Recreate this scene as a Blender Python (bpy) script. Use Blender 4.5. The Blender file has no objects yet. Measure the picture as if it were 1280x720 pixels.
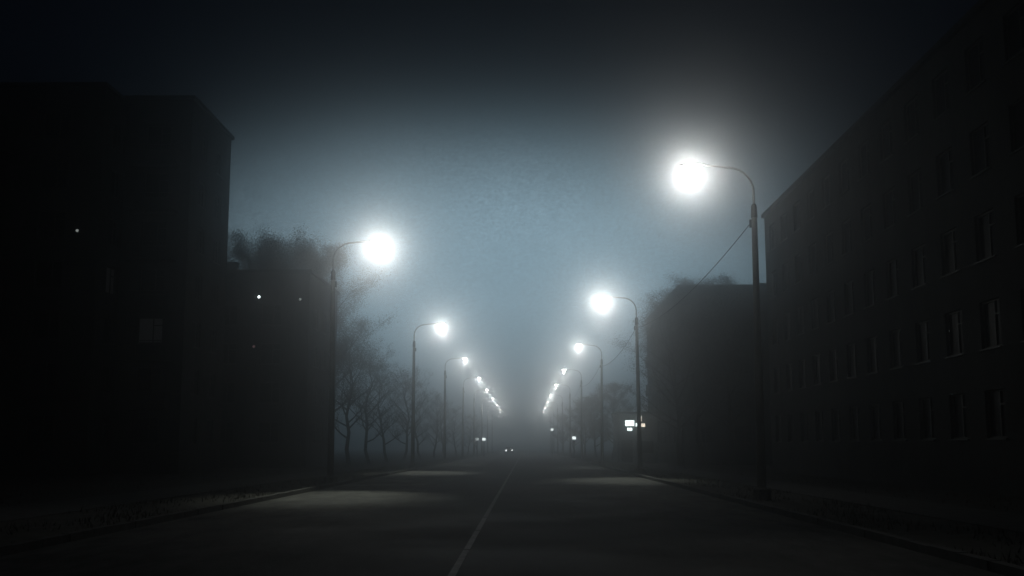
import bpy, math, random
from mathutils import Vector, Matrix

random.seed(7)
sc = bpy.context.scene
col = sc.collection
R = math.radians

# ------------------------------------------------------------------ camera
F = 1400.0
PITCH = math.atan((558 - 360) / F)
YAW = math.atan(17 / F)
cam_d = bpy.data.cameras.new('camera')
cam_d.sensor_width = 36.0
cam_d.lens = F / 1280 * 36
cam_d.clip_start = 0.1
cam_d.clip_end = 3000
cam = bpy.data.objects.new('camera', cam_d)
col.objects.link(cam)
cam.location = (0, 0, 1.5)
cam.rotation_euler = (R(90) + PITCH, 0, YAW)
sc.camera = cam
CM = cam.rotation_euler.to_matrix()


def at(px, py, Y):
    """world point seen at pixel (px,py) of the 1280x720 picture, Y metres down the road"""
    d = CM @ Vector(((px - 640) / F, -(py - 360) / F, -1))
    return Vector((0, 0, 1.5)) + d * (Y / d.y)


# ------------------------------------------------------------------ helpers
def tag(o, label=None, cat=None, group=None, kind=None):
    if label: o['label'] = label
    if cat: o['category'] = cat
    if group: o['group'] = group
    if kind: o['kind'] = kind
    return o


def empty(name, loc, rz=0.0):
    o = bpy.data.objects.new(name, None)
    col.objects.link(o)
    o.location = loc
    o.rotation_euler = (0, 0, rz)
    o.empty_display_size = 0.3
    return o


class MB:
    def __init__(s):
        s.v = []; s.f = []

    def quad(s, a, b, c, d):
        n = len(s.v); s.v += [tuple(a), tuple(b), tuple(c), tuple(d)]; s.f.append((n, n + 1, n + 2, n + 3))

    def tri(s, a, b, c):
        n = len(s.v); s.v += [tuple(a), tuple(b), tuple(c)]; s.f.append((n, n + 1, n + 2))

    def box(s, x0, x1, y0, y1, z0, z1):
        n = len(s.v)
        s.v += [(x0, y0, z0), (x1, y0, z0), (x1, y1, z0), (x0, y1, z0), (x0, y0, z1), (x1, y0, z1), (x1, y1, z1), (x0, y1, z1)]
        for q in ((0, 3, 2, 1), (4, 5, 6, 7), (0, 1, 5, 4), (1, 2, 6, 5), (2, 3, 7, 6), (3, 0, 4, 7)):
            s.f.append(tuple(n + i for i in q))

    def tube(s, pts, rads, seg=8, cap=True):
        pts = [Vector(p) for p in pts]
        rings = []
        up = Vector((0, 0, 1))
        for i, p in enumerate(pts):
            if i == 0: d = pts[1] - pts[0]
            elif i == len(pts) - 1: d = pts[-1] - pts[-2]
            else: d = pts[i + 1] - pts[i - 1]
            d = d.normalized()
            ref = up if abs(d.z) < 0.95 else Vector((0, 1, 0))
            if i and rings:
                ref = prev
            a = (ref - d * ref.dot(d))
            if a.length < 1e-5: a = d.orthogonal()
            a = a.normalized(); b = d.cross(a); prev = a
            n = len(s.v); r = rads[i]
            for k in range(seg):
                t = 2 * math.pi * k / seg
                s.v.append(tuple(p + a * (r * math.cos(t)) + b * (r * math.sin(t))))
            rings.append(n)
        for i in range(len(rings) - 1):
            for k in range(seg):
                k2 = (k + 1) % seg
                s.f.append((rings[i] + k, rings[i] + k2, rings[i + 1] + k2, rings[i + 1] + k))
        if cap:
            s.f.append(tuple(rings[0] + k for k in reversed(range(seg))))
            s.f.append(tuple(rings[-1] + k for k in range(seg)))

    def mesh(s, name, mat, smooth=False):
        me = bpy.data.meshes.new(name)
        me.from_pydata(s.v, [], s.f)
        me.materials.append(mat)
        if smooth:
            for p in me.polygons: p.use_smooth = True
        me.update()
        return me

    def build(s, name, mat, parent=None, smooth=False, loc=None):
        return link(s.mesh(name, mat, smooth), name, parent, loc)


def link(me, name, parent=None, loc=None, rz=0.0):
    o = bpy.data.objects.new(name, me)
    col.objects.link(o)
    if parent: o.parent = parent
    if loc is not None: o.location = loc
    if rz: o.rotation_euler = (0, 0, rz)
    return o


def copy_tree(o, parent=None):
    c = o.copy(); col.objects.link(c); c.parent = parent
    for ch in [x for x in bpy.data.objects if x.parent == o and not x.name.startswith('lamp_beam')]:
        copy_tree(ch, c)
    return c


# ------------------------------------------------------------------ materials
def mat_new(name):
    m = bpy.data.materials.new(name); m.use_nodes = True
    nt = m.node_tree
    return m, nt, nt.nodes['Principled BSDF']


def mottled(name, c0, c1, scale=3.0, rough=0.8, bump=0.3, bscale=40.0, metal=0.0, detail=6, stretch=(1, 1, 1), bdist=0.02):
    m, nt, b = mat_new(name)
    N = nt.nodes.new; L = nt.links.new
    tc = N('ShaderNodeTexCoord'); mp = N('ShaderNodeMapping'); mp.inputs['Scale'].default_value = stretch
    L(tc.outputs['Object'], mp.inputs['Vector'])
    n = N('ShaderNodeTexNoise'); n.inputs['Scale'].default_value = scale; n.inputs['Detail'].default_value = detail
    n.inputs['Roughness'].default_value = 0.65
    L(mp.outputs[0], n.inputs['Vector'])
    r = N('ShaderNodeValToRGB'); r.color_ramp.elements[0].position = 0.3; r.color_ramp.elements[1].position = 0.7
    r.color_ramp.elements[0].color = (*c0, 1); r.color_ramp.elements[1].color = (*c1, 1)
    L(n.outputs['Fac'], r.inputs[0]); L(r.outputs[0], b.inputs['Base Color'])
    b.inputs['Roughness'].default_value = rough; b.inputs['Metallic'].default_value = metal
    n2 = N('ShaderNodeTexNoise'); n2.inputs['Scale'].default_value = bscale; n2.inputs['Detail'].default_value = 4
    L(tc.outputs['Object'], n2.inputs['Vector'])
    bp = N('ShaderNodeBump'); bp.inputs['Strength'].default_value = bump; bp.inputs['Distance'].default_value = bdist
    L(n2.outputs['Fac'], bp.inputs['Height']); L(bp.outputs[0], b.inputs['Normal'])
    return m


def emitter(name, c, strength):
    m, nt, b = mat_new(name)
    b.inputs['Base Color'].default_value = (0.6, 0.6, 0.6, 1)
    b.inputs['Emission Color'].default_value = (*c, 1)
    b.inputs['Emission Strength'].default_value = strength
    return m


def plaster_mat(name, c0, c1, panel=(3.2, 2.8)):
    """painted large-panel wall: stains, streaks and dark panel joints"""
    m, nt, b = mat_new(name)
    N = nt.nodes.new; L = nt.links.new
    tc = N('ShaderNodeTexCoord'); sep = N('ShaderNodeSeparateXYZ'); L(tc.outputs['Object'], sep.inputs[0])
    n = N('ShaderNodeTexNoise'); n.inputs['Scale'].default_value = 0.6; n.inputs['Detail'].default_value = 8
    n.inputs['Roughness'].default_value = 0.7
    mp = N('ShaderNodeMapping'); mp.inputs['Scale'].default_value = (1, 1, 0.35)
    L(tc.outputs['Object'], mp.inputs[0]); L(mp.outputs[0], n.inputs['Vector'])
    r = N('ShaderNodeValToRGB'); r.color_ramp.elements[0].position = 0.32; r.color_ramp.elements[1].position = 0.66
    r.color_ramp.elements[0].color = (*c0, 1); r.color_ramp.elements[1].color = (*c1, 1)
    L(n.outputs['Fac'], r.inputs[0])
    # per-panel tone
    dv = N('ShaderNodeVectorMath'); dv.operation = 'DIVIDE'; dv.inputs[1].default_value = (panel[0], panel[0], panel[1])
    L(tc.outputs['Object'], dv.inputs[0])
    fl = N('ShaderNodeVectorMath'); fl.operation = 'FLOOR'; L(dv.outputs[0], fl.inputs[0])
    wn = N('ShaderNodeTexWhiteNoise'); L(fl.outputs[0], wn.inputs['Vector'])
    mr = N('ShaderNodeMapRange'); mr.inputs['To Min'].default_value = 0.78; mr.inputs['To Max'].default_value = 1.1
    L(wn.outputs['Value'], mr.inputs['Value'])
    mx = N('ShaderNodeVectorMath'); mx.operation = 'SCALE'; L(r.outputs[0], mx.inputs[0]); L(mr.outputs[0], mx.inputs['Scale'])
    # horizontal joint lines
    md = N('ShaderNodeMath'); md.operation = 'PINGPONG'; md.inputs[1].default_value = panel[1] / 2
    L(sep.outputs['Z'], md.inputs[0])
    lt = N('ShaderNodeMath'); lt.operation = 'LESS_THAN'; lt.inputs[1].default_value = 0.03; L(md.outputs[0], lt.inputs[0])
    mixc = N('ShaderNodeMix'); mixc.data_type = 'RGBA'
    L(lt.outputs[0], mixc.inputs['Factor']); L(mx.outputs[0], mixc.inputs['A']); mixc.inputs['B'].default_value = (0.05, 0.05, 0.05, 1)
    L(mixc.outputs['Result'], b.inputs['Base Color'])
    b.inputs['Roughness'].default_value = 0.9
    bp = N('ShaderNodeBump'); bp.inputs['Strength'].default_value = 0.4; bp.inputs['Distance'].default_value = 0.03
    n2 = N('ShaderNodeTexNoise'); n2.inputs['Scale'].default_value = 14; n2.inputs['Detail'].default_value = 6
    L(tc.outputs['Object'], n2.inputs['Vector']); L(n2.outputs['Fac'], bp.inputs['Height']); L(bp.outputs[0], b.inputs['Normal'])
    return m


def asphalt_mat():
    m, nt, b = mat_new('asphalt')
    N = nt.nodes.new; L = nt.links.new
    tc = N('ShaderNodeTexCoord'); sep = N('ShaderNodeSeparateXYZ'); L(tc.outputs['Object'], sep.inputs[0])
    # big stretched stains
    mp = N('ShaderNodeMapping'); mp.inputs['Scale'].default_value = (1.2, 0.12, 1); L(tc.outputs['Object'], mp.inputs[0])
    n = N('ShaderNodeTexNoise'); n.inputs['Scale'].default_value = 0.9; n.inputs['Detail'].default_value = 8; n.inputs['Roughness'].default_value = 0.7
    L(mp.outputs[0], n.inputs['Vector'])
    # dusty sides, worn middle; lamplit sides and unlit middle also painted into the tone
    xw = N('ShaderNodeMath'); xw.operation = 'MULTIPLY_ADD'; L(n.outputs['Fac'], xw.inputs[0]); xw.inputs[1].default_value = 1.6
    L(sep.outputs['X'], xw.inputs[2])
    cr = N('ShaderNodeValToRGB'); e = cr.color_ramp.elements
    mr = N('ShaderNodeMapRange'); mr.inputs['From Min'].default_value = -8.0; mr.inputs['From Max'].default_value = 8.0
    L(xw.outputs[0], mr.inputs['Value']); L(mr.outputs[0], cr.inputs[0])
    pts = [(-8, .13), (-6.0, .14), (-3.2, .10), (-2.3, .016), (-1.7, .014), (-1.1, .018), (0.0, .016), (1.2, .012), (2.6, .014), (3.8, .045), (4.8, .12), (7, .11)]
    e[0].position = 0; e[0].color = (.11, .11, .1, 1); e[1].position = 1; e[1].color = (.11, .11, .1, 1)
    for x, v in pts[1:-1]:
        q = e.new((x + 8) / 16); q.color = (v, v, v * .93, 1)
    n3 = N('ShaderNodeTexNoise'); n3.inputs['Scale'].default_value = 60; n3.inputs['Detail'].default_value = 3
    L(tc.outputs['Object'], n3.inputs['Vector'])
    n4 = N('ShaderNodeTexNoise'); n4.inputs['Scale'].default_value = 0.35; n4.inputs['Detail'].default_value = 7
    L(tc.outputs['Object'], n4.inputs['Vector'])
    mp5 = N('ShaderNodeMapping'); mp5.inputs['Scale'].default_value = (1.0, 0.3, 1); mp5.inputs['Rotation'].default_value = (0, 0, .18); L(tc.outputs['Object'], mp5.inputs[0])
    n5 = N('ShaderNodeTexNoise'); n5.inputs['Scale'].default_value = 1.6; n5.inputs['Detail'].default_value = 9; n5.inputs['Roughness'].default_value = 0.7
    L(mp5.outputs[0], n5.inputs['Vector'])
    av = N('ShaderNodeMath'); av.operation = 'MULTIPLY_ADD'; L(n5.outputs['Fac'], av.inputs[0]); av.inputs[1].default_value = .6
    h4 = N('ShaderNodeMath'); h4.operation = 'MULTIPLY'; L(n4.outputs['Fac'], h4.inputs[0]); h4.inputs[1].default_value = .4
    L(h4.outputs[0], av.inputs[2]); n4s = av.outputs[0]
    r4 = N('ShaderNodeMapRange'); r4.inputs['From Min'].default_value = 0.36; r4.inputs['From Max'].default_value = 0.64
    r4.inputs['To Min'].default_value = 0.1; r4.inputs['To Max'].default_value = 2.0; L(n4s, r4.inputs['Value'])
    sc1 = N('ShaderNodeVectorMath'); sc1.operation = 'SCALE'; L(cr.outputs[0], sc1.inputs[0]); L(r4.outputs[0], sc1.inputs['Scale'])
    r3 = N('ShaderNodeMapRange'); r3.inputs['To Min'].default_value = 0.6; r3.inputs['To Max'].default_value = 1.4; L(n3.outputs['Fac'], r3.inputs['Value'])
    sc2 = N('ShaderNodeVectorMath'); sc2.operation = 'SCALE'; L(sc1.outputs[0], sc2.inputs[0]); L(r3.outputs[0], sc2.inputs['Scale'])
    L(sc2.outputs[0], b.inputs['Base Color'])
    rr = N('ShaderNodeMapRange'); rr.inputs['To Min'].default_value = 0.55; rr.inputs['To Max'].default_value = 0.95; L(n4.outputs['Fac'], rr.inputs['Value'])
    L(rr.outputs[0], b.inputs['Roughness'])
    b.inputs['Specular IOR Level'].default_value = 0.1
    v = N('ShaderNodeTexVoronoi'); v.inputs['Scale'].default_value = 45; L(tc.outputs['Object'], v.inputs['Vector'])
    bp = N('ShaderNodeBump'); bp.inputs['Strength'].default_value = 0.6; bp.inputs['Distance'].default_value = 0.012
    L(v.outputs['Distance'], bp.inputs['Height'])
    bp2 = N('ShaderNodeBump'); bp2.inputs['Strength'].default_value = 0.5; bp2.inputs['Distance'].default_value = 0.15
    L(n4.outputs['Fac'], bp2.inputs['Height']); L(bp.outputs[0], bp2.inputs['Normal'])
    L(bp2.outputs[0], b.inputs['Normal'])
    return m


def paint_mat():
    m, nt, b = mat_new('worn_road_paint')
    N = nt.nodes.new; L = nt.links.new
    tc = N('ShaderNodeTexCoord')
    n = N('ShaderNodeTexNoise'); n.inputs['Scale'].default_value = 2.2; n.inputs['Detail'].default_value = 10; n.inputs['Roughness'].default_value = 0.8
    L(tc.outputs['Object'], n.inputs['Vector'])
    r = N('ShaderNodeValToRGB'); r.color_ramp.elements[0].position = 0.42; r.color_ramp.elements[1].position = 0.60
    r.color_ramp.elements[0].color = (.05, .05, .048, 1); r.color_ramp.elements[1].color = (.16, .16, .15, 1)
    L(n.outputs['Fac'], r.inputs[0]); L(r.outputs[0], b.inputs['Base Color'])
    b.inputs['Roughness'].default_value = 0.7
    return m


M = {
    'asphalt': asphalt_mat(),
    'paint': paint_mat(),
    'soil': mottled('verge_soil', (.035, .035, .028), (.12, .115, .09), 1.3, .95, .8, 12, bdist=.06),
    'paving': mottled('pavement', (.07, .07, .065), (.15, .15, .14), 1.5, .9, .4, 20),
    'kerb': mottled('kerb_stone', (.06, .06, .055), (.14, .14, .13), 2.5, .85, .4, 25),
    'concrete': mottled('pole_concrete', (.12, .12, .11), (.24, .24, .22), 2.0, .85, .4, 30, stretch=(1, 1, .3)),
    'steel': mottled('galvanised_steel', (.22, .23, .23), (.36, .37, .37), 6, .45, .15, 60, metal=.7),
    'dark_steel': mottled('dark_steel', (.03, .03, .03), (.07, .07, .07), 6, .5, .15, 60, metal=.5),
    'cable': mottled('black_cable', (.01, .01, .01), (.02, .02, .02), 6, .6, .1, 60),
    'plaster_a': plaster_mat('dark_panel_wall', (.06, .063, .06), (.13, .13, .125)),
    'plaster_b': plaster_mat('grey_panel_wall', (.035, .037, .036), (.09, .094, .09)),
    'roofing': mottled('bitumen_roof', (.03, .03, .03), (.07, .07, .07), 1.5, .9, .4, 20),
    'frame': mottled('window_frame_paint', (.06, .06, .055), (.12, .12, .11), 4, .6, .2, 30),
    'bark': mottled('bark', (.03, .026, .02), (.08, .07, .055), 5, .95, .8, 25, stretch=(1, 1, .2)),
    'leaf': mottled('leaves', (.035, .045, .025), (.09, .10, .05), 1.2, .7, .2, 30),
    'leaf_dull': mottled('dull_leaves', (.04, .042, .03), (.10, .095, .06), 1.0, .7, .2, 30),
    'car': mottled('dark_car_paint', (.02, .022, .026), (.03, .032, .036), 2, .3, .05, 40),
    'pale_car': mottled('pale_car_paint', (.35, .36, .36), (.42, .43, .43), 2, .35, .05, 40),
    'tyre': mottled('tyre_rubber', (.012, .012, .012), (.02, .02, .02), 6, .9, .2, 40),
    'metal_sheet': mottled('kiosk_sheet', (.12, .13, .13), (.22, .23, .23), 2, .6, .2, 20),
}
g, nt, b = mat_new('dark_glass')
b.inputs['Base Color'].default_value = (.012, .014, .016, 1); b.inputs['Roughness'].default_value = .5; b.inputs['Specular IOR Level'].default_value = .1
n = nt.nodes.new('ShaderNodeTexNoise'); n.inputs['Scale'].default_value = 1.2
bp = nt.nodes.new('ShaderNodeBump'); bp.inputs['Strength'].default_value = .15; bp.inputs['Distance'].default_value = .02
nt.links.new(n.outputs['Fac'], bp.inputs['Height']); nt.links.new(bp.outputs[0], b.inputs['Normal'])
M['glass'] = g
LAMP_COL = (1.0, 0.985, 0.92)
M['lens'] = emitter('lamp_lens', LAMP_COL, 25)
M['sign_lit'] = emitter('lit_sign_white', (.85, 1, .97), 4.0)
M['sign_warm'] = emitter('lit_sign_warm', (1, .87, .7), 2.2)
M['bulb'] = emitter('small_bulb', (.9, 1, 1), 5)
M['bulb_dim'] = emitter('dim_bulb', (.9, 1, .95), .35)
M['bulb_pink'] = emitter('dim_pink_bulb', (1, .55, .6), .12)
M['window_dim'] = emitter('dim_glow_pane', (.9, .95, 1), .0022)
M['headlight'] = emitter('headlight_glow', (.95, 1, 1), 15)

# ------------------------------------------------------------------ ground, road
ROAD_L, ROAD_R = -7.2, 5.6
GY0, GY1, GX = -20.0, 620.0, 260.0


def sheet(name, x0, x1, y0, y1, z, mat, kind='structure', nx=1, ny=1, amp=0.0):
    m = MB(); vs = {}
    rnd = random.Random(3)
    for j in range(ny + 1):
        for i in range(nx + 1):
            x = x0 + (x1 - x0) * i / nx; y = y0 + (y1 - y0) * j / ny
            m.v.append((x, y, z + (rnd.uniform(-amp, amp) if 0 < i < nx else 0)))
    for j in range(ny):
        for i in range(nx):
            a = j * (nx + 1) + i
            m.f.append((a, a + 1, a + nx + 2, a + nx + 1))
    o = m.build(name, mat)
    tag(o, kind=kind)
    return o


sheet('ground', -GX, GX, GY0, GY1, 0.0, M['soil'])
sheet('road', ROAD_L, ROAD_R, GY0, GY1, 0.006, M['asphalt'])
for name, x0, x1 in (('kerb_left', ROAD_L - .16, ROAD_L), ('kerb_right', ROAD_R, ROAD_R + .16)):
    m = MB(); y = GY0; rnd = random.Random(5)
    while y < 330:
        dz = rnd.uniform(-.008, .008)
        m.box(x0 + rnd.uniform(-.008, .008), x1 + rnd.uniform(-.008, .008), y, y + .985, -.1, .13 + dz)
        y += 1.0
    tag(m.build(name, M['kerb']), kind='structure')
m = MB(); m.box(ROAD_L - 5.6, ROAD_L - 3.2, GY0, 400, -.05, .03); tag(m.build('pavement_left', M['paving']), kind='structure')
m = MB(); m.box(ROAD_R + 3.0, ROAD_R + 5.2, GY0, 400, -.05, .03); tag(m.build('pavement_right', M['paving']), kind='structure')
# worn lane line, left of the middle
m = MB(); y = 13.0
dashes = []
while y < 300:
    ln = 3.6
    m.box(-.91, -.82, y, y + ln, .004, .0105)
    y += 3.75
tag(m.build('lane_marking', M['paint']), kind='structure')

# grass tufts on verges: uncountable
def make_tufts():
    m = MB(); rnd = random.Random(11)
    for i in range(26000):
        t = rnd.random() ** 1.7
        y = 8 + t * 150
        if rnd.random() < .5: x = rnd.uniform(ROAD_L - 3.2, ROAD_L - .25) if rnd.random() < .7 else rnd.uniform(ROAD_L - 14, ROAD_L - 5.7)
        else: x = rnd.uniform(ROAD_R + .25, ROAD_R + 3.0) if rnd.random() < .7 else rnd.uniform(ROAD_R + 5.3, ROAD_R + 10)
        if math.sin(x * 1.7 + 3) * math.sin(y * .6) + rnd.uniform(-.6, .6) < 0: continue
        a = rnd.uniform(0, 6.28); h = rnd.uniform(.04, .16); w = rnd.uniform(.008, .02)
        dx, dy = math.cos(a) * w, math.sin(a) * w
        lx, ly = rnd.uniform(-.07, .07), rnd.uniform(-.07, .07)
        m.tri((x - dx, y - dy, -.01), (x + dx, y + dy, -.01), (x + lx, y + ly, h))
    o = m.build('grass', M['leaf_dull'])
    tag(o, 'sparse short grass on the dark verges either side of the road', 'grass', kind='stuff')
make_tufts()

# ------------------------------------------------------------------ street lamps
LAMP_H = 9.5
LAMP_W = 24.0    # all round
BEAM_W = 380.0   # extra one-sided beam towards the camera, added for the halo in the haze


def make_lamp():
    root = empty('street_lamp', (0, 0, 0))
    m = MB()
    m.tube([(0, 0, -.05), (0, 0, .05), (0, 0, .06), (0, 0, 8.35), (0, 0, 8.4)], [.14, .14, .135, .082, .07], 14)
    m.build('pole', M['concrete'], root, smooth=True)
    m = MB()
    m.tube([(0, 0, .0), (0, 0, .28), (0, 0, .34)], [.27, .25, .18], 12)
    m.build('base_collar', M['concrete'], root)
    m = MB()
    m.tube([(0, 0, 8.2), (0, 0, 8.22), (0, 0, 8.55), (0, 0, 8.62)], [.095, .10, .085, .045], 12)
    m.box(-.15, -.09, -.03, .03, 7.9, 8.14)
    m.build('clamp', M['dark_steel'], root)
    m = MB()
    pts = [(0, 0, 8.4), (0, 0, 9.0)]
    for k in range(1, 9):
        t = k / 8 * R(80)
        pts.append((-.75 * (1 - math.cos(t)), 0, 9.0 + .72 * math.sin(t)))
    pts.append((-1.5, 0, 9.80))
    m.tube(pts, [.04] * 2 + [.036] * 8 + [.032], 8)
    m.build('arm', M['steel'], root, smooth=True)
    # luminaire: tapered cobra head
    m = MB()
    prof = [(-1.42, .045, .045), (-1.52, .08, .06), (-1.7, .13, .075), (-1.95, .155, .08), (-2.12, .13, .065), (-2.2, .06, .03)]
    seg = 12; rings = []
    for x, w, h in prof:
        n0 = len(m.v)
        for k in range(seg):
            t = 2 * math.pi * k / seg
            zz = math.sin(t) * h
            if zz < 0: zz *= .45
            m.v.append((x, math.cos(t) * w, 9.80 + zz))
        rings.append(n0)
    for i in range(len(rings) - 1):
        for k in range(seg):
            k2 = (k + 1) % seg
            m.f.append((rings[i] + k, rings[i] + k2, rings[i + 1] + k2, rings[i + 1] + k))
    m.f.append(tuple(rings[0] + k for k in range(seg))); m.f.append(tuple(rings[-1] + k for k in reversed(range(seg))))
    hd = m.build('luminaire', M['steel'], root, smooth=True)
    # glass bowl under it
    m = MB(); rings = []
    for j in range(5):
        a = j / 4 * R(85); n0 = len(m.v)
        for k in range(12):
            t = 2 * math.pi * k / 12
            m.v.append((-1.88 + .2 * math.cos(a) * math.cos(t), .11 * math.cos(a) * math.sin(t), 9.765 - .13 * math.sin(a)))
        rings.append(n0)
    for i in range(4):
        for k in range(12):
            k2 = (k + 1) % 12
            m.f.append((rings[i] + k, rings[i + 1] + k, rings[i + 1] + k2, rings[i] + k2))
    m.f.append(tuple(rings[-1] + k for k in range(12)))
    m.build('lens', M['lens'], hd, smooth=True)
    ld = bpy.data.lights.new('lamp_light', 'POINT'); ld.energy = LAMP_W; ld.color = LAMP_COL
    ld.shadow_soft_size = .12
    lo = bpy.data.objects.new('lamp_light', ld); col.objects.link(lo); lo.parent = root; lo.location = (-1.88, 0, 9.47)
    return root


beam = bpy.data.lights.new('lamp_beam', 'SPOT'); beam.energy = BEAM_W; beam.color = LAMP_COL
beam.spot_size = R(62); beam.spot_blend = 1.0; beam.shadow_soft_size = .12
BEAM_DOWN = 9
pool = bpy.data.lights.new('lamp_beam_low', 'SPOT'); pool.energy = 2900; pool.color = (.95, 1.0, .86)
pool.spot_size = R(34); pool.spot_blend = 1.0; pool.shadow_soft_size = .15
proto = make_lamp()
right = [(6.75, 32.6), (6.25, 62), (6.2, 92), (6.05, 122), (6.0, 152), (6.0, 182), (6.0, 212), (6.0, 242), (6.0, 272)]
left = [(-7.75, 45), (-7.6, 76), (-7.6, 106), (-7.6, 136), (-7.6, 166), (-7.6, 196), (-7.6, 226), (-7.6, 256)]
ordn = ['nearest', 'second', 'third', 'fourth', 'fifth', 'sixth', 'seventh', 'eighth', 'ninth']
first = True
# beam strength set lamp by lamp; far ones dimmed to keep their glows small
beam_gain = {'right': [1.4, 1.25, .75, .45, .3, .34, .26, .3, .3], 'left': [1.55, .95, .55, .4, .27, .34, .28, .24]}
lean = random.Random(12)
for side, lst in (('right', right), ('left', left)):
    for i, (x, y) in enumerate(lst):
        o = proto if first else copy_tree(proto)
        first = False
        o.location = (x, y, 0)
        o.rotation_euler = (R(lean.uniform(-.5, .5)), R(lean.uniform(-.5, .5)), (0 if side == 'right' else math.pi) + R(lean.uniform(-4, 4) * (i > 0)))
        lab = f'{ordn[i]} street lamp along the {side} kerb, counting away from the viewer'
        if side == 'right' and i == 0: lab = 'nearest right street lamp, tall dark pole with thin curved arm and widest soft glow'
        if side == 'left' and i == 0: lab = 'nearest left street lamp, dazzling round white glow beside the tree tops'
        if side == 'right' and i == 1: lab = 'second right street lamp, its dark pole standing in front of the lit shop signs'
        tag(o, lab, 'street lamp', 'street lamps along both kerbs')
        bo = bpy.data.objects.new('lamp_beam', beam); col.objects.link(bo); bo.parent = o
        bo.location = (-1.88, 0, 9.45)
        rz_ = -o.rotation_euler.z
        if i >= 3:
            pl_ = [c for c in o.children if c.name.startswith('lamp_light')][0]
            pl_.data = pl_.data.copy(); pl_.data.energy = 70
        bo.data = beam.copy(); bo.data.energy = BEAM_W * beam_gain[side][i]
        po_ = bpy.data.objects.new('lamp_beam_low', pool); col.objects.link(po_); po_.parent = o
        po_.location = (-1.88, 0, 9.44)
        po_.rotation_euler = (Matrix.Rotation(rz_, 3, 'Z') @ Matrix.Rotation(-R(48), 3, 'X')).to_euler()
        if i >= 3 or (side == 'right' and i == 0): bpy.data.objects.remove(po_)
        elif i == 2: po_.data = po_.data.copy(); po_.data.energy = 1100
        # spots shine along -Z: tip it to the near end of the road, a little down
        bo.rotation_euler = (Matrix.Rotation(rz_, 3, 'Z') @ Matrix.Rotation(-R(90 - BEAM_DOWN), 3, 'X')).to_euler()

# cable slung between right-hand poles
def cable(a, b, sag, r=.012, n=28):
    m = MB(); pts = []
    for k in range(n + 1):
        t = k / n
        p = a.lerp(b, t); p.z -= sag * 4 * t * (1 - t); pts.append(p)
    m.tube(pts, [r] * len(pts), 5)
    return m
for i in range(0, 4):
    a = Vector((right[i][0] - .12, right[i][1], 8.0)); b_ = Vector((right[i + 1][0] - .12, right[i + 1][1], 8.0))
    m = cable(a, b_, .55)
    o = m.build('overhead_cable', M['cable'])
    tag(o, f'thin black sagging cable from the {ordn[i]} to the {ordn[i+1]} right lamp pole', 'cable', 'cables slung between the right poles')

# ------------------------------------------------------------------ buildings
def window_meshes(w, h, frame_m='frame'):
    """frame + pane in the xz plane, facing -y, origin at lower centre of the opening, recessed"""
    f = MB(); t = .06; d0, d1 = .09, .15
    f.box(-w / 2 + .002, -w / 2 + t, d0, d1, .002, h - .002); f.box(w / 2 - t, w / 2 - .002, d0, d1, .002, h - .002)
    f.box(-w / 2 + t, w / 2 - t, d0, d1, .002, t); f.box(-w / 2 + t, w / 2 - t, d0, d1, h - t, h - .002)
    f.box(.12, .12 + t, d0, d1, t, h - t)
    f.box(.12 + t, w / 2 - t, d0, d1, h * .68, h * .68 + .05)
    f.box(-w / 2 - .06, w / 2 + .06, -.07, .088, -.05, -.003)
    p = MB(); p.box(-w / 2 + t, w / 2 - t, .135, .145, t, h - t)
    return f.mesh('window', M['frame']), p.mesh('pane', M['glass'])


def facade(mb, p0, u, n, U, H, holes, depth=.22):
    """wall sheet from p0 along unit u with outward normal n; holes = (u0,u1,z0,z1)"""
    us = sorted({0.0, U} | {q for h in holes for q in h[:2]}); zs = sorted({0.0, H} | {q for h in holes for q in h[2:]})
    hs = {(round(h[0], 4), round(h[2], 4)): h for h in holes}
    P = lambda a, z, d=0: p0 + u * a + Vector((0, 0, z)) - n * d
    for i in range(len(us) - 1):
        for j in range(len(zs) - 1):
            um, zm = (us[i] + us[i + 1]) / 2, (zs[j] + zs[j + 1]) / 2
            if any(h[0] < um < h[1] and h[2] < zm < h[3] for h in holes): continue
            mb.quad(P(us[i], zs[j]), P(us[i + 1], zs[j]), P(us[i + 1], zs[j + 1]), P(us[i], zs[j + 1]))
    for a0, a1, z0, z1 in holes:
        mb.quad(P(a0, z0), P(a1, z0), P(a1, z0, depth), P(a0, z0, depth))
        mb.quad(P(a0, z1, depth), P(a1, z1, depth), P(a1, z1), P(a0, z1))
        mb.quad(P(a0, z0, depth), P(a0, z1, depth), P(a0, z1), P(a0, z0))
        mb.quad(P(a1, z0), P(a1, z1), P(a1, z1, depth), P(a1, z0, depth))
        mb.quad(P(a0, z0, depth), P(a1, z0, depth), P(a1, z1, depth), P(a0, z1, depth))


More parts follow.
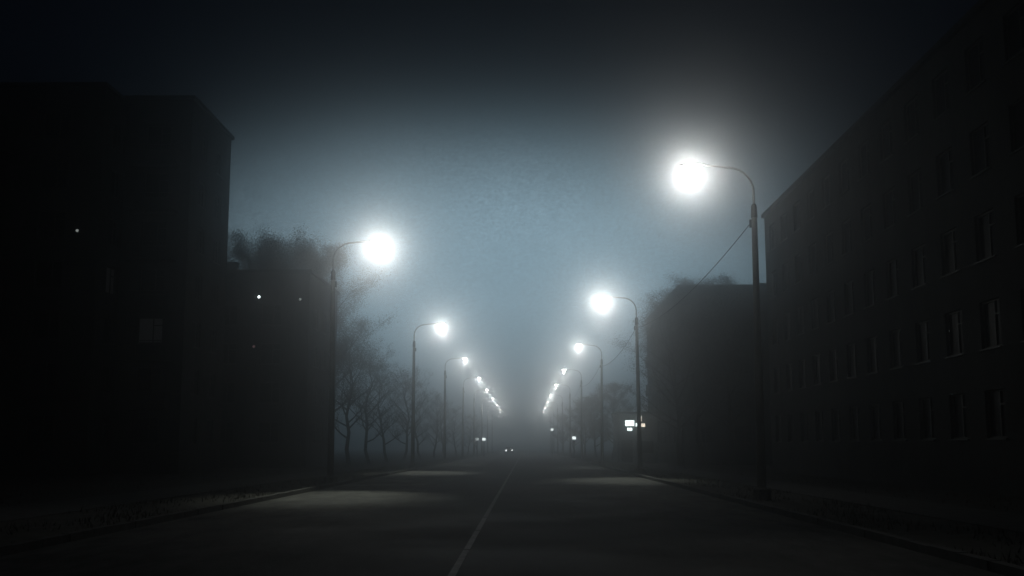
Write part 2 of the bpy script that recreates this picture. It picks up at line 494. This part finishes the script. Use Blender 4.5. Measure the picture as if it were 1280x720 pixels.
def building(name, label, x0, x1, y0, y1, H, mat, faces, storey=2.8, base=.9, bay=3.2, win=(1.5, 1.5), roof_over=.16, balconies=(), chimneys=3, steps=None, group=None, rnd_seed=1):
    """faces: subset of 'S' (towards the camera, -y), 'W' (-x side), 'E' (+x side)"""
    root = empty(name, ((x0 + x1) / 2, (y0 + y1) / 2, 0))
    c = Vector(root.location)
    mb = MB()
    loc = lambda v: Vector(v) - c
    w, h = win
    fm, pm = window_meshes(w, h)
    ns = int((H - base) // storey)
    slots = []
    defs = {'S': (Vector((x0, y0, 0)), Vector((1, 0, 0)), Vector((0, -1, 0)), x1 - x0, 0),
            'N': (Vector((x1, y1, 0)), Vector((-1, 0, 0)), Vector((0, 1, 0)), x1 - x0, math.pi),
            'E': (Vector((x1, y0, 0)), Vector((0, 1, 0)), Vector((1, 0, 0)), y1 - y0, math.pi / 2),
            'W': (Vector((x0, y1, 0)), Vector((0, -1, 0)), Vector((-1, 0, 0)), y1 - y0, -math.pi / 2)}
    for k, (p0, u, n_, U, rz) in defs.items():
        holes = []
        if k in faces:
            nb = max(1, int(U // bay)); off = (U - nb * bay) / 2
            for s in range(ns):
                for b_i in range(nb):
                    uc = off + bay * (b_i + .5); z0 = base + s * storey + .85
                    holes.append((uc - w / 2, uc + w / 2, z0, z0 + h))
                    slots.append((k, s, b_i, p0 + u * uc + Vector((0, 0, z0)), rz, n_, u))
        facade(mb, p0 - c, u, n_, U, H, holes)
    mb.build('wall', mat, root)
    cnt = 0
    for (k, s, b_i, p, rz, n_, u) in slots[:98]:
        wo = link(fm, 'window', root, loc(p), rz)
        po = link(pm, 'pane', wo)
    r = MB(); o = roof_over
    cx, cy = c.x, c.y
    r.box(x0 - o - cx, x1 + o - cx, y0 - o - cy, y1 + o - cy, H + .003, H + .22)
    ro = r.build('roof', M['roofing'], root)
    rnd = random.Random(rnd_seed)
    for i in range(chimneys):
        xx = (x0 + x1) / 2 + rnd.uniform(.1, .3) * (x1 - x0) * rnd.choice((-1, 1)); yy = y0 + (y1 - y0) * (i + .5) / chimneys
        q = MB(); q.box(-.5, .5, -.35, .35, .22, 1.15); q.box(-.58, .58, -.43, .43, 1.153, 1.24)
        q.build('chimney', M['plaster_a'], ro, loc=(xx - cx, yy - cy, H))
    for (k, s, b_i, p, rz, n_, u) in slots:
        if (k, b_i) in balconies and s > 0:
            bal = MB(); W = 2.5; D = .95
            bal.box(-W / 2, W / 2, -D, -.003, -.98, -.84)
            bo = bal.build('balcony', M['plaster_b'], root, loc=loc(p)); bo.rotation_euler = (0, 0, rz)
            rl = MB()
            if rnd.random() < .6:
                nbar = 17
                for q in range(nbar):
                    x = -W / 2 + .03 + (W - .06) * q / (nbar - 1)
                    rl.box(x - .011, x + .011, -D + .02, -D + .045, -.84, .06)
                for sx in (-1, 1):
                    for q in range(1, 6):
                        yq = -D + .03 + q * .16
                        rl.box(sx * (W / 2 - .03) - .011, sx * (W / 2 - .03) + .011, yq, yq + .022, -.84, .06)
            else:
                rl.box(-W / 2 + .01, W / 2 - .01, -D + .015, -D + .045, -.84, .06)
                for sx in (-1, 1): rl.box(sx * (W / 2 - .03) - .015, sx * (W / 2 - .03) + .015, -D + .05, -.01, -.84, .06)
            rl.box(-W / 2, W / 2, -D, -D + .06, .063, .1)
            rr_ = rl.build('railing', M['frame'], bo)
    tag(root, label, 'building', group)
    return root, slots


def lit_bulb(root, p, mat, r=.07, name='wall_lamp'):
    """small bulkhead lamp: base + glowing glass"""
    c = root.location
    m = MB(); m.box(-r * 1.2, r * 1.2, .0, .04, -r * 1.2, r * 1.2)
    b_ = m.build(name, M['dark_steel'], root, loc=Vector(p) - c)
    s = MB(); rings = []
    for j in range(5):
        a = j / 4 * R(88); n0 = len(s.v)
        for k in range(10):
            t = 2 * math.pi * k / 10
            s.v.append((r * math.cos(a) * math.cos(t), -r * math.sin(a), r * math.cos(a) * math.sin(t)))
        rings.append(n0)
    for i in range(4):
        for k in range(10):
            k2 = (k + 1) % 10
            s.f.append((rings[i] + k, rings[i] + k2, rings[i + 1] + k2, rings[i + 1] + k))
    s.build('bulb', mat, b_, smooth=True)


# left apartment block: nearer wide wing and a stepped bay behind it
p1 = at(248, 120, 61.6); p2 = at(297, 178, 70.0)
XB = (p1.x + p2.x) / 2; HB = p1.z - .22
pa = at(132, 104, 59.2)
bl, slA = building('apartment_block', 'near black apartment block on the left, wide wing reaching out of the picture', -52, pa.x, 59.2, 74, HB, M['plaster_a'], 'SE',
               bay=3.4, win=(1.5, 1.5), balconies={('S', 6), ('S', 3)}, chimneys=2, rnd_seed=4, storey=2.75, base=.8)
bb, slB = building('apartment_block', 'tall dark corner block on the left with chamfered looking roof corner against the sky', pa.x + .4, XB - .35, 61.6, p2.y, HB, M['plaster_b'], 'SE',
               bay=3.4, win=(1.4, 1.45), balconies={('S', 0)}, chimneys=1, rnd_seed=4, storey=2.75, base=.8)
lp = at(96, 288, 59.1); lit_bulb(bl, (lp.x, 59.15, lp.z), M['bulb_dim'], .08)

def light_window(root, slots, px, py, Y, strength):
    tgt = at(px, py, Y)
    best = min((x for x in root.children if x.name.startswith('window')), key=lambda x: ((x.location + root.location) - Vector((tgt.x, Y, tgt.z - .7))).length)
    pane = best.children[0]; pane.data = pane.data.copy(); pane.data.materials.clear(); pane.data.materials.append(strength)


light_window(bl, slA, 150, 330, 59.2, M['window_dim'])
light_window(bb, slB, 196, 395, 61.6, M['window_dim'])  # added glowing pane, stands in for faint light on the balcony bars
# next block on the left, behind the trees
bc, _ = building('apartment_block', 'hazy low block before the tall left trees, one bright bulb on its wall', -37, at(386, 400, 80).x, 80, 92, at(330, 341, 80).z, M['plaster_b'], 'SE', chimneys=2, rnd_seed=9)
p = at(323.5, 371, 79.9); lit_bulb(bc, (p.x, 79.95, p.z), M['bulb'], .1)
p = at(375, 374, 79.9); lit_bulb(bc, (p.x, 79.95, p.z), M['bulb_dim'], .1)
p = at(317, 433, 79.9); lit_bulb(bc, (p.x, 79.95, p.z), M['bulb_pink'], .1)

# right long block: roofline runs from upper right down to the near pole
pr = at(948, 268, 67.0)
XR = pr.x; HR = pr.z - .22
br, slR = building('apartment_block', 'long dark five storey block filling the right side of the street', XR + .35, XR + 13, 9.0, 67.0, HR, M['plaster_b'], 'W',
               chimneys=6, rnd_seed=6, bay=3.0)
pr2 = at(850, 356, 92.0)
building('apartment_block', 'second block on the right, flat roofed end wall in haze behind the near pole', pr2.x, pr2.x + 13, 92.0, 118.0, pr2.z - .22, M['plaster_b'], 'SW',
         balconies={('W', 2), ('W', 5)}, chimneys=2, rnd_seed=8, roof_over=.15)

# ------------------------------------------------------------------ trees
def make_tree_meshes(seed, H, width, leaf_n, leaf_m, r0=.2, n1=22, levels=3):
    """leader with side limbs all the way up; crown half-width = width * H"""
    rnd = random.Random(seed)
    tr = MB(); cr = MB(); tips = []
    lead = [Vector((0, 0, -.05))]; n = 8
    for k in range(n):
        lead.append(lead[-1] + Vector((rnd.uniform(-.03, .03) * H, rnd.uniform(-.03, .03) * H, H * .9 / n)))
    rad = [r0 * (1 - .93 * k / n) for k in range(n + 1)]
    tr.tube(lead, rad, 8, cap=False)

    def branch(p, d, L, r, lv):
        m_ = 4; pts = [p.copy()]; rads = [r]; q = p.copy(); dd = d.copy()
        for k in range(m_):
            dd = (dd + Vector((rnd.uniform(-.2, .2), rnd.uniform(-.2, .2), rnd.uniform(-.06, .18)))).normalized()
            q = q + dd * (L / m_); pts.append(q.copy()); rads.append(r * (1 - .8 * (k + 1) / m_))
        (tr if lv == 1 else cr).tube(pts, rads, 5 if lv == 1 else 3, cap=False)
        if lv >= 2: tips.extend(pts[1:])
        elif lv == 1: tips.extend(pts[3:])
        if lv >= levels: return
        for k in range((0, 6, 5, 3)[lv]):
            t = rnd.uniform(.2, 1.0); i = min(m_ - 1, int(t * m_)); bp_ = pts[i].lerp(pts[i + 1], t * m_ - i)
            az = rnd.uniform(0, 6.283)
            side = Vector((math.cos(az), math.sin(az), rnd.uniform(-.2, .5)))
            branch(bp_, (dd * .7 + side * .75).normalized(), L * rnd.uniform(.35, .55), max(.006, rads[i] * .55), lv + 1)

    for b_i in range(n1):
        t = .2 + .78 * (b_i + rnd.random()) / n1
        i = min(n - 1, int(t * n)); p = lead[i].lerp(lead[i + 1], t * n - i)
        az = b_i * 2.4 + rnd.uniform(-.5, .5)
        prof = math.sin(math.pi * min(1, (t - .08) / .98) ** .8) ** .7
        L = width * H * (prof * rnd.uniform(.75, 1.15) + .12)
        d = Vector((math.cos(az), math.sin(az), .35 + .9 * t)).normalized()
        branch(p, d, L, rad[i] * .5, 1)
    zmax = sorted(v[2] for v in cr.v)[-20]; k = H / zmax
    SP = .018 * H
    for _ in range(leaf_n):
        q_ = rnd.choice(tips)
        c = q_ + Vector((rnd.gauss(0, SP), rnd.gauss(0, SP), rnd.gauss(0, SP * .8)))
        s = rnd.uniform(.025, .055)
        a = Vector((rnd.uniform(-1, 1), rnd.uniform(-1, 1), rnd.uniform(-1, 1))).normalized(); b_ = a.orthogonal().normalized()
        cr.quad(c - a * s, c - b_ * s * .5, c + a * s, c + b_ * s * .5)
    tr.v = [(x * k, y * k, z * k) for x, y, z in tr.v]; cr.v = [(x * k, y * k, z * k) for x, y, z in cr.v]
    return tr.mesh('trunk', M['bark']), cr.mesh('crown', leaf_m)


big = [make_tree_meshes(s, 16, .27, 70000, M['leaf_dull'], r0=.26, n1=26) for s in (1, 2, 3)]
mid = [make_tree_meshes(s, 10, .3, 32000, M['leaf_dull'], r0=.17, n1=20) for s in (14, 15, 16)]
sparse = [make_tree_meshes(s, 10, .3, 6000, M['leaf_dull'], r0=.15, n1=20) for s in (31, 32)]
small = [make_tree_meshes(s, 6, .33, 8000, M['leaf_dull'], r0=.1, n1=14) for s in (21, 22)]


def tree(x, y, H, base_h, meshes, rz, label, group='street trees'):
    root = empty('tree', (x, y, 0), rz)
    s = H / base_h; root.scale = (s * 1.05, s * 1.05, s)
    link(meshes[0], 'trunk', root); link(meshes[1], 'crown', root)
    tag(root, label, 'tree', group)


rt = random.Random(5)
# the tall mass left, between the corner block and the first left lamp
for i, (px, top, Y, what) in enumerate([(300, 289, 98, 'tall rounded tree against the corner block edge, left of the white bulb'),
                                     (334, 290, 97, 'tall tree behind the low block, above the white bulb'),
                                     (368, 296, 99, 'tall tree just left of the nearest left lamp pole'),
                                     (404, 306, 95, 'hazy tree behind the nearest left lamp pole')]):
    p = at(px, top, Y)
    tree(p.x, Y, p.z, 16, big[i % 3], rt.uniform(0, 6.28), what)
# row along the left pavement
names_l = ['tree in haze just right of the nearest left lamp pole', 'tree under the glow of the nearest left lamp', 'tree left of the second left lamp pole',
           'tree right behind the second left lamp pole', 'tree between second and third left lamp poles', 'tree behind the third left lamp pole',
           'small looking tree beyond the third left lamp pole', 'faint tree beside the fourth left lamp', 'faint tree beside the fifth left lamp', 'faintest tree of the left row near the vanishing point']
for i, (px, top, Y) in enumerate([(446, 385, 92), (470, 425, 100), (492, 445, 104), (512, 455, 118), (533, 470, 128), (549, 487, 140), (563, 497, 152), (577, 508, 165), (590, 516, 185), (602, 524, 205)]):
    p = at(px - 6, top, Y)
    tree(p.x, Y, p.z, 10, sparse[i % 2], rt.uniform(0, 6.28), names_l[i])
# right side
names_r = ['tree in front of the end wall of the hazy right block', 'taller tree at the street corner of the hazy right block', 'tree between its two taller neighbours before the hazy right block', 'tree beside the lit shop signs',
           'tree behind the third right lamp pole', 'tree between third and fourth right lamp poles', 'tree behind the fourth right lamp pole', 'faint tree beyond the fourth right lamp pole', 'faintest tree of the right row']
for i, (px, top, Y) in enumerate([(906, 344, 89), (846, 357, 88), (874, 349, 90), (824, 480, 112), (764, 478, 128), (744, 490, 140), (730, 497, 150), (716, 508, 175), (703, 517, 205)]):
    p = at(px, top, Y)
    if p.z > 11: tree(p.x, Y, p.z, 16, big[i % 3], rt.uniform(0, 6.28), names_r[i])
    elif p.z > 8: tree(p.x, Y, p.z, 10, mid[i % 3], rt.uniform(0, 6.28), names_r[i])
    else: tree(p.x, Y, p.z, 6, small[i % 2], rt.uniform(0, 6.28), names_r[i])

# ------------------------------------------------------------------ lit shop signs
def shop():
    Y = 104.0
    a = at(772, 540, Y); b_ = at(822, 540, Y)
    root = empty('shop', ((a.x + b_.x) / 2, Y + 2, 0)); c = root.location
    w = (b_.x - a.x) / 2
    m = MB()
    facade(m, Vector((-w, -2, 0)), Vector((1, 0, 0)), Vector((0, -1, 0)), 2 * w, 4.5, [(.3, 1.4, .0, 2.1), (1.7, 3.3, .9, 2.0)])
    m.quad((w, -2, 0), (w, 3, 0), (w, 3, 4.5), (w, -2, 4.5)); m.quad((-w, 3, 0), (-w, -2, 0), (-w, -2, 4.5), (-w, 3, 4.5)); m.quad((w, 3, 0), (-w, 3, 0), (-w, 3, 4.5), (w, 3, 4.5))
    m.build('wall', M['metal_sheet'], root)
    m = MB(); m.box(-w - .2, w + .2, -2.3, 3.1, 4.503, 4.65); m.build('roof', M['roofing'], root)
    m = MB(); m.box(-w + .34, -w + 1.36, -1.88, -1.83, .02, 2.07); m.build('door', M['dark_steel'], root)
    m = MB(); m.box(-w + 1.72, -w + 3.28, -1.86, -1.83, .92, 1.98); m.build('window', M['glass'], root)

    def panel(x0, y0, x1, y1, mt, d, nm='lit_panel'):
        p0 = at(x0, y1, Y); p1 = at(x1, y0, Y)
        cs = MB(); cs.box(p0.x - c.x - .04, p1.x - c.x + .04, -2.12 - d, -2.004 - d, p0.z - .04, p1.z + .04)
        s_ = cs.build('sign_box', M['dark_steel'], root)
        q = MB(); q.box(p0.x - c.x, p1.x - c.x, -2.135 - d, -2.123 - d, p0.z, p1.z)
        q.build(nm, mt, s_)
    panel(781.5, 525.5, 792.5, 532.5, M['sign_lit'], 0)
    panel(784, 534.8, 790, 538.3, M['sign_lit'], 0)
    panel(794.5, 529, 797.5, 533, M['sign_lit'], .0)
    panel(798.6, 520, 801.6, 526.5, M['sign_warm'], 0)
    panel(799, 529.5, 806, 533.5, M['sign_warm'], 0)
    tag(root, 'small shop behind the second right pole with glowing white sign boxes', 'shop')
shop()


M['post_sign_lit'] = emitter('post_sign_white', (.9, 1, 1), 3)
M['post_sign_dim'] = emitter('post_sign_dim', (.9, 1, 1), .8)


def lit_sign(px, py, Y, mt, label, s=.2):
    p = at(px, py, Y)
    root = empty('lit_sign', (p.x, Y, 0))
    m = MB(); m.tube([(0, 0, -.05), (0, 0, p.z - s)], [.05, .045], 8); m.tube([(0, 0, -.02), (0, 0, .06)], [.16, .14], 10); m.build('post', M['dark_steel'], root)
    m = MB(); m.box(-s * 1.25, s * 1.25, -.09, .09, p.z - s, p.z + s); bx = m.build('sign_box', M['metal_sheet'], root)
    q = MB(); q.box(-s * 1.1, s * 1.1, -.105, -.093, p.z - s * .85, p.z + s * .85); q.build('lit_panel', mt, bx)
    tag(root, label, 'sign', 'small lit signs by the pavement')


lit_sign(605, 549, 150, M['post_sign_lit'], 'brighter of the two small white signs left of the vanishing point')
lit_sign(596.5, 549, 152, M['post_sign_dim'], 'dimmer of the two small white signs left of the vanishing point')
lit_sign(717.5, 547.5, 135, M['post_sign_lit'], 'small white lit sign beside the fourth right lamp pole')
lit_sign(690, 537, 165, M['post_sign_lit'], 'small white lit sign on the tallest post, right of the vanishing point', .17)


# ------------------------------------------------------------------ distant car with headlights
def make_car(paint):
    root = empty('car', (0, 0, 0))
    # profile along y (front at -y), extruded across x with tumblehome
    prof = [(-2.1, .35), (-2.15, .62), (-1.95, .82), (-1.0, .95), (-.45, 1.38), (.9, 1.42), (1.5, 1.02), (2.1, .95), (2.15, .4)]
    m = MB()
    def wid(z): return .84 if z < .95 else .84 - (z - .95) * .42
    L_ = [(-wid(z), y, z) for y, z in prof]; R_ = [(wid(z), y, z) for y, z in prof]
    n = len(prof); m.v = L_ + R_
    for i in range(n - 1): m.f.append((i, i + 1, n + i + 1, n + i))
    m.f.append((n - 1, 0, n, 2 * n - 1))
    m.f.append(tuple(range(n))[::-1]); m.f.append(tuple(range(n, 2 * n)))
    m.build('body', paint, root)
    m = MB(); m.quad((-.74, -.97, .99), (.74, -.97, .99), (.62, -.5, 1.36), (-.62, -.5, 1.36)); m.build('windscreen', M['glass'], root, loc=(0, -.02, .02))
    for sx in (-1, 1):
        m = MB(); m.quad((sx * .80, -.8, 1.0), (sx * .80, 1.2, 1.0), (sx * .675, .85, 1.36), (sx * .675, -.4, 1.36)); m.build('side_window', M['glass'], root, loc=(sx * .02, 0, 0))
        for yy in (-1.35, 1.3):
            m = MB(); m.tube([(sx * .66, yy, .31), (sx * .86, yy, .31)], [.31, .31], 18); w_ = m.build('wheel', M['tyre'], root)
            m = MB(); m.tube([(sx * .861, yy, .31), (sx * .875, yy, .31)], [.19, .17], 12); m.build('rim', M['steel'], w_)
        m = MB(); m.tube([(sx * .62, -2.12, .66), (sx * .62, -2.17, .66)], [.11, .1], 12); m.build('headlight', M['headlight'], root)
    return root
c1 = make_car(M['car'])
c1.location = (-3.4, 235, 0.006)
tag(c1, 'oncoming car at the vanishing point with its headlights on', 'car')

# ------------------------------------------------------------------ haze
m = MB(); m.box(-GX - 2, GX + 2, GY0 - 2, GY1 + 2, -1.0, 24.0)
hz = bpy.data.materials.new('haze_air'); hz.use_nodes = True
nt = hz.node_tree
for n in list(nt.nodes): nt.nodes.remove(n)
out = nt.nodes.new('ShaderNodeOutputMaterial'); pv = nt.nodes.new('ShaderNodeVolumePrincipled')
pv.inputs['Color'].default_value = (.92, .96, 1.0, 1)
pv.inputs['Density'].default_value = 0.0072
pv.inputs['Anisotropy'].default_value = 0.963
pv.inputs['Density Attribute'].default_value = ''
pv.inputs['Color Attribute'].default_value = ''
pv.inputs['Temperature Attribute'].default_value = ''
nt.links.new(pv.outputs[0], out.inputs['Volume'])
hz.cycles.homogeneous_volume = True
o = m.build('haze', hz); tag(o, kind='stuff')
o['label'] = 'thin pale night mist filling the street'; o['category'] = 'haze'

# ------------------------------------------------------------------ sky and moon-dim sun
w = bpy.data.worlds.new('World'); sc.world = w; w.use_nodes = True
nt = w.node_tree; bg = nt.nodes['Background']
sky = nt.nodes.new('ShaderNodeTexSky'); sky.sky_type = 'NISHITA'; sky.sun_disc = False
SUN_EL, SUN_ROT = R(-2.0), R(0)
sky.sun_elevation = SUN_EL; sky.sun_rotation = SUN_ROT
sky.ozone_density = 3.0
# glow patch added to the sky, low down over the far end of the street
N = nt.nodes.new; L = nt.links.new
GLOW, G_AZ, G_EL, G_SAZ, G_SEL = 6.3, R(-1.8), R(8.2), R(11.0), R(4.9)
tc = N('ShaderNodeTexCoord'); sep = N('ShaderNodeSeparateXYZ'); L(tc.outputs['Generated'], sep.inputs[0])


def mth(op, a, b=None, c=None):
    n = N('ShaderNodeMath'); n.operation = op
    for i, q in enumerate((a, b, c)):
        if q is None: continue
        if isinstance(q, (int, float)): n.inputs[i].default_value = q
        else: L(q, n.inputs[i])
    return n.outputs[0]


az = mth('ARCTAN2', sep.outputs['X'], sep.outputs['Y'])
el = mth('ARCSINE', sep.outputs['Z'])
cl = N('ShaderNodeTexNoise'); cl.inputs['Scale'].default_value = 3.0; cl.inputs['Detail'].default_value = 8
mpg = N('ShaderNodeMapping'); mpg.inputs['Scale'].default_value = (1, 1, 1.7)
L(tc.outputs['Generated'], mpg.inputs[0]); L(mpg.outputs[0], cl.inputs['Vector'])
da = mth('DIVIDE', mth('SUBTRACT', az, G_AZ), G_SAZ); de = mth('DIVIDE', mth('SUBTRACT', el, G_EL), G_SEL)
ex = mth('EXPONENT', mth('MULTIPLY', mth('POWER', mth('ADD', mth('MULTIPLY', da, da), mth('MULTIPLY', de, de)), 1.45), -0.45))
cld = mth('MULTIPLY_ADD', cl.outputs['Fac'], 0.9, 0.55)
fine = N('ShaderNodeTexNoise'); fine.inputs['Scale'].default_value = 300; fine.inputs['Detail'].default_value = 4; fine.inputs['Roughness'].default_value = .7
L(mpg.outputs[0], fine.inputs['Vector'])
cld = mth('MULTIPLY', cld, mth('MULTIPLY_ADD', fine.outputs['Fac'], 1.3, 0.35))
gl = N('ShaderNodeVectorMath'); gl.operation = 'SCALE'; gl.inputs[0].default_value = (.56, .84, 1.0)
L(mth('MULTIPLY', mth('MULTIPLY', ex, cld), GLOW), gl.inputs['Scale'])
sm = N('ShaderNodeVectorMath'); sm.operation = 'ADD'
sks = N('ShaderNodeVectorMath'); sks.operation = 'SCALE'; sks.inputs['Scale'].default_value = 0.08
L(sky.outputs[0], sks.inputs[0]); L(sks.outputs[0], sm.inputs[0]); L(gl.outputs[0], sm.inputs[1])
L(sm.outputs[0], bg.inputs['Color'])
bg.inputs['Strength'].default_value = 0.10
sd = bpy.data.lights.new('sun', 'SUN'); sd.energy = 0.001; sd.angle = R(10); sd.color = (.8, .88, 1)
so = bpy.data.objects.new('sun', sd); col.objects.link(so); so.rotation_euler = (R(35), 0, R(0))

# ------------------------------------------------------------------ render settings
sc.view_settings.view_transform = 'Standard'
sc.view_settings.look = 'None'
sc.view_settings.exposure = -0.3
sc.view_settings.gamma = 1.0
cy = sc.cycles
cy.use_denoising = True
cy.denoiser = 'OPENIMAGEDENOISE'
cy.max_bounces = 4
cy.diffuse_bounces = 2
cy.glossy_bounces = 2
cy.transmission_bounces = 2
cy.volume_bounces = 1
cy.sample_clamp_indirect = 4
cy.use_light_tree = True
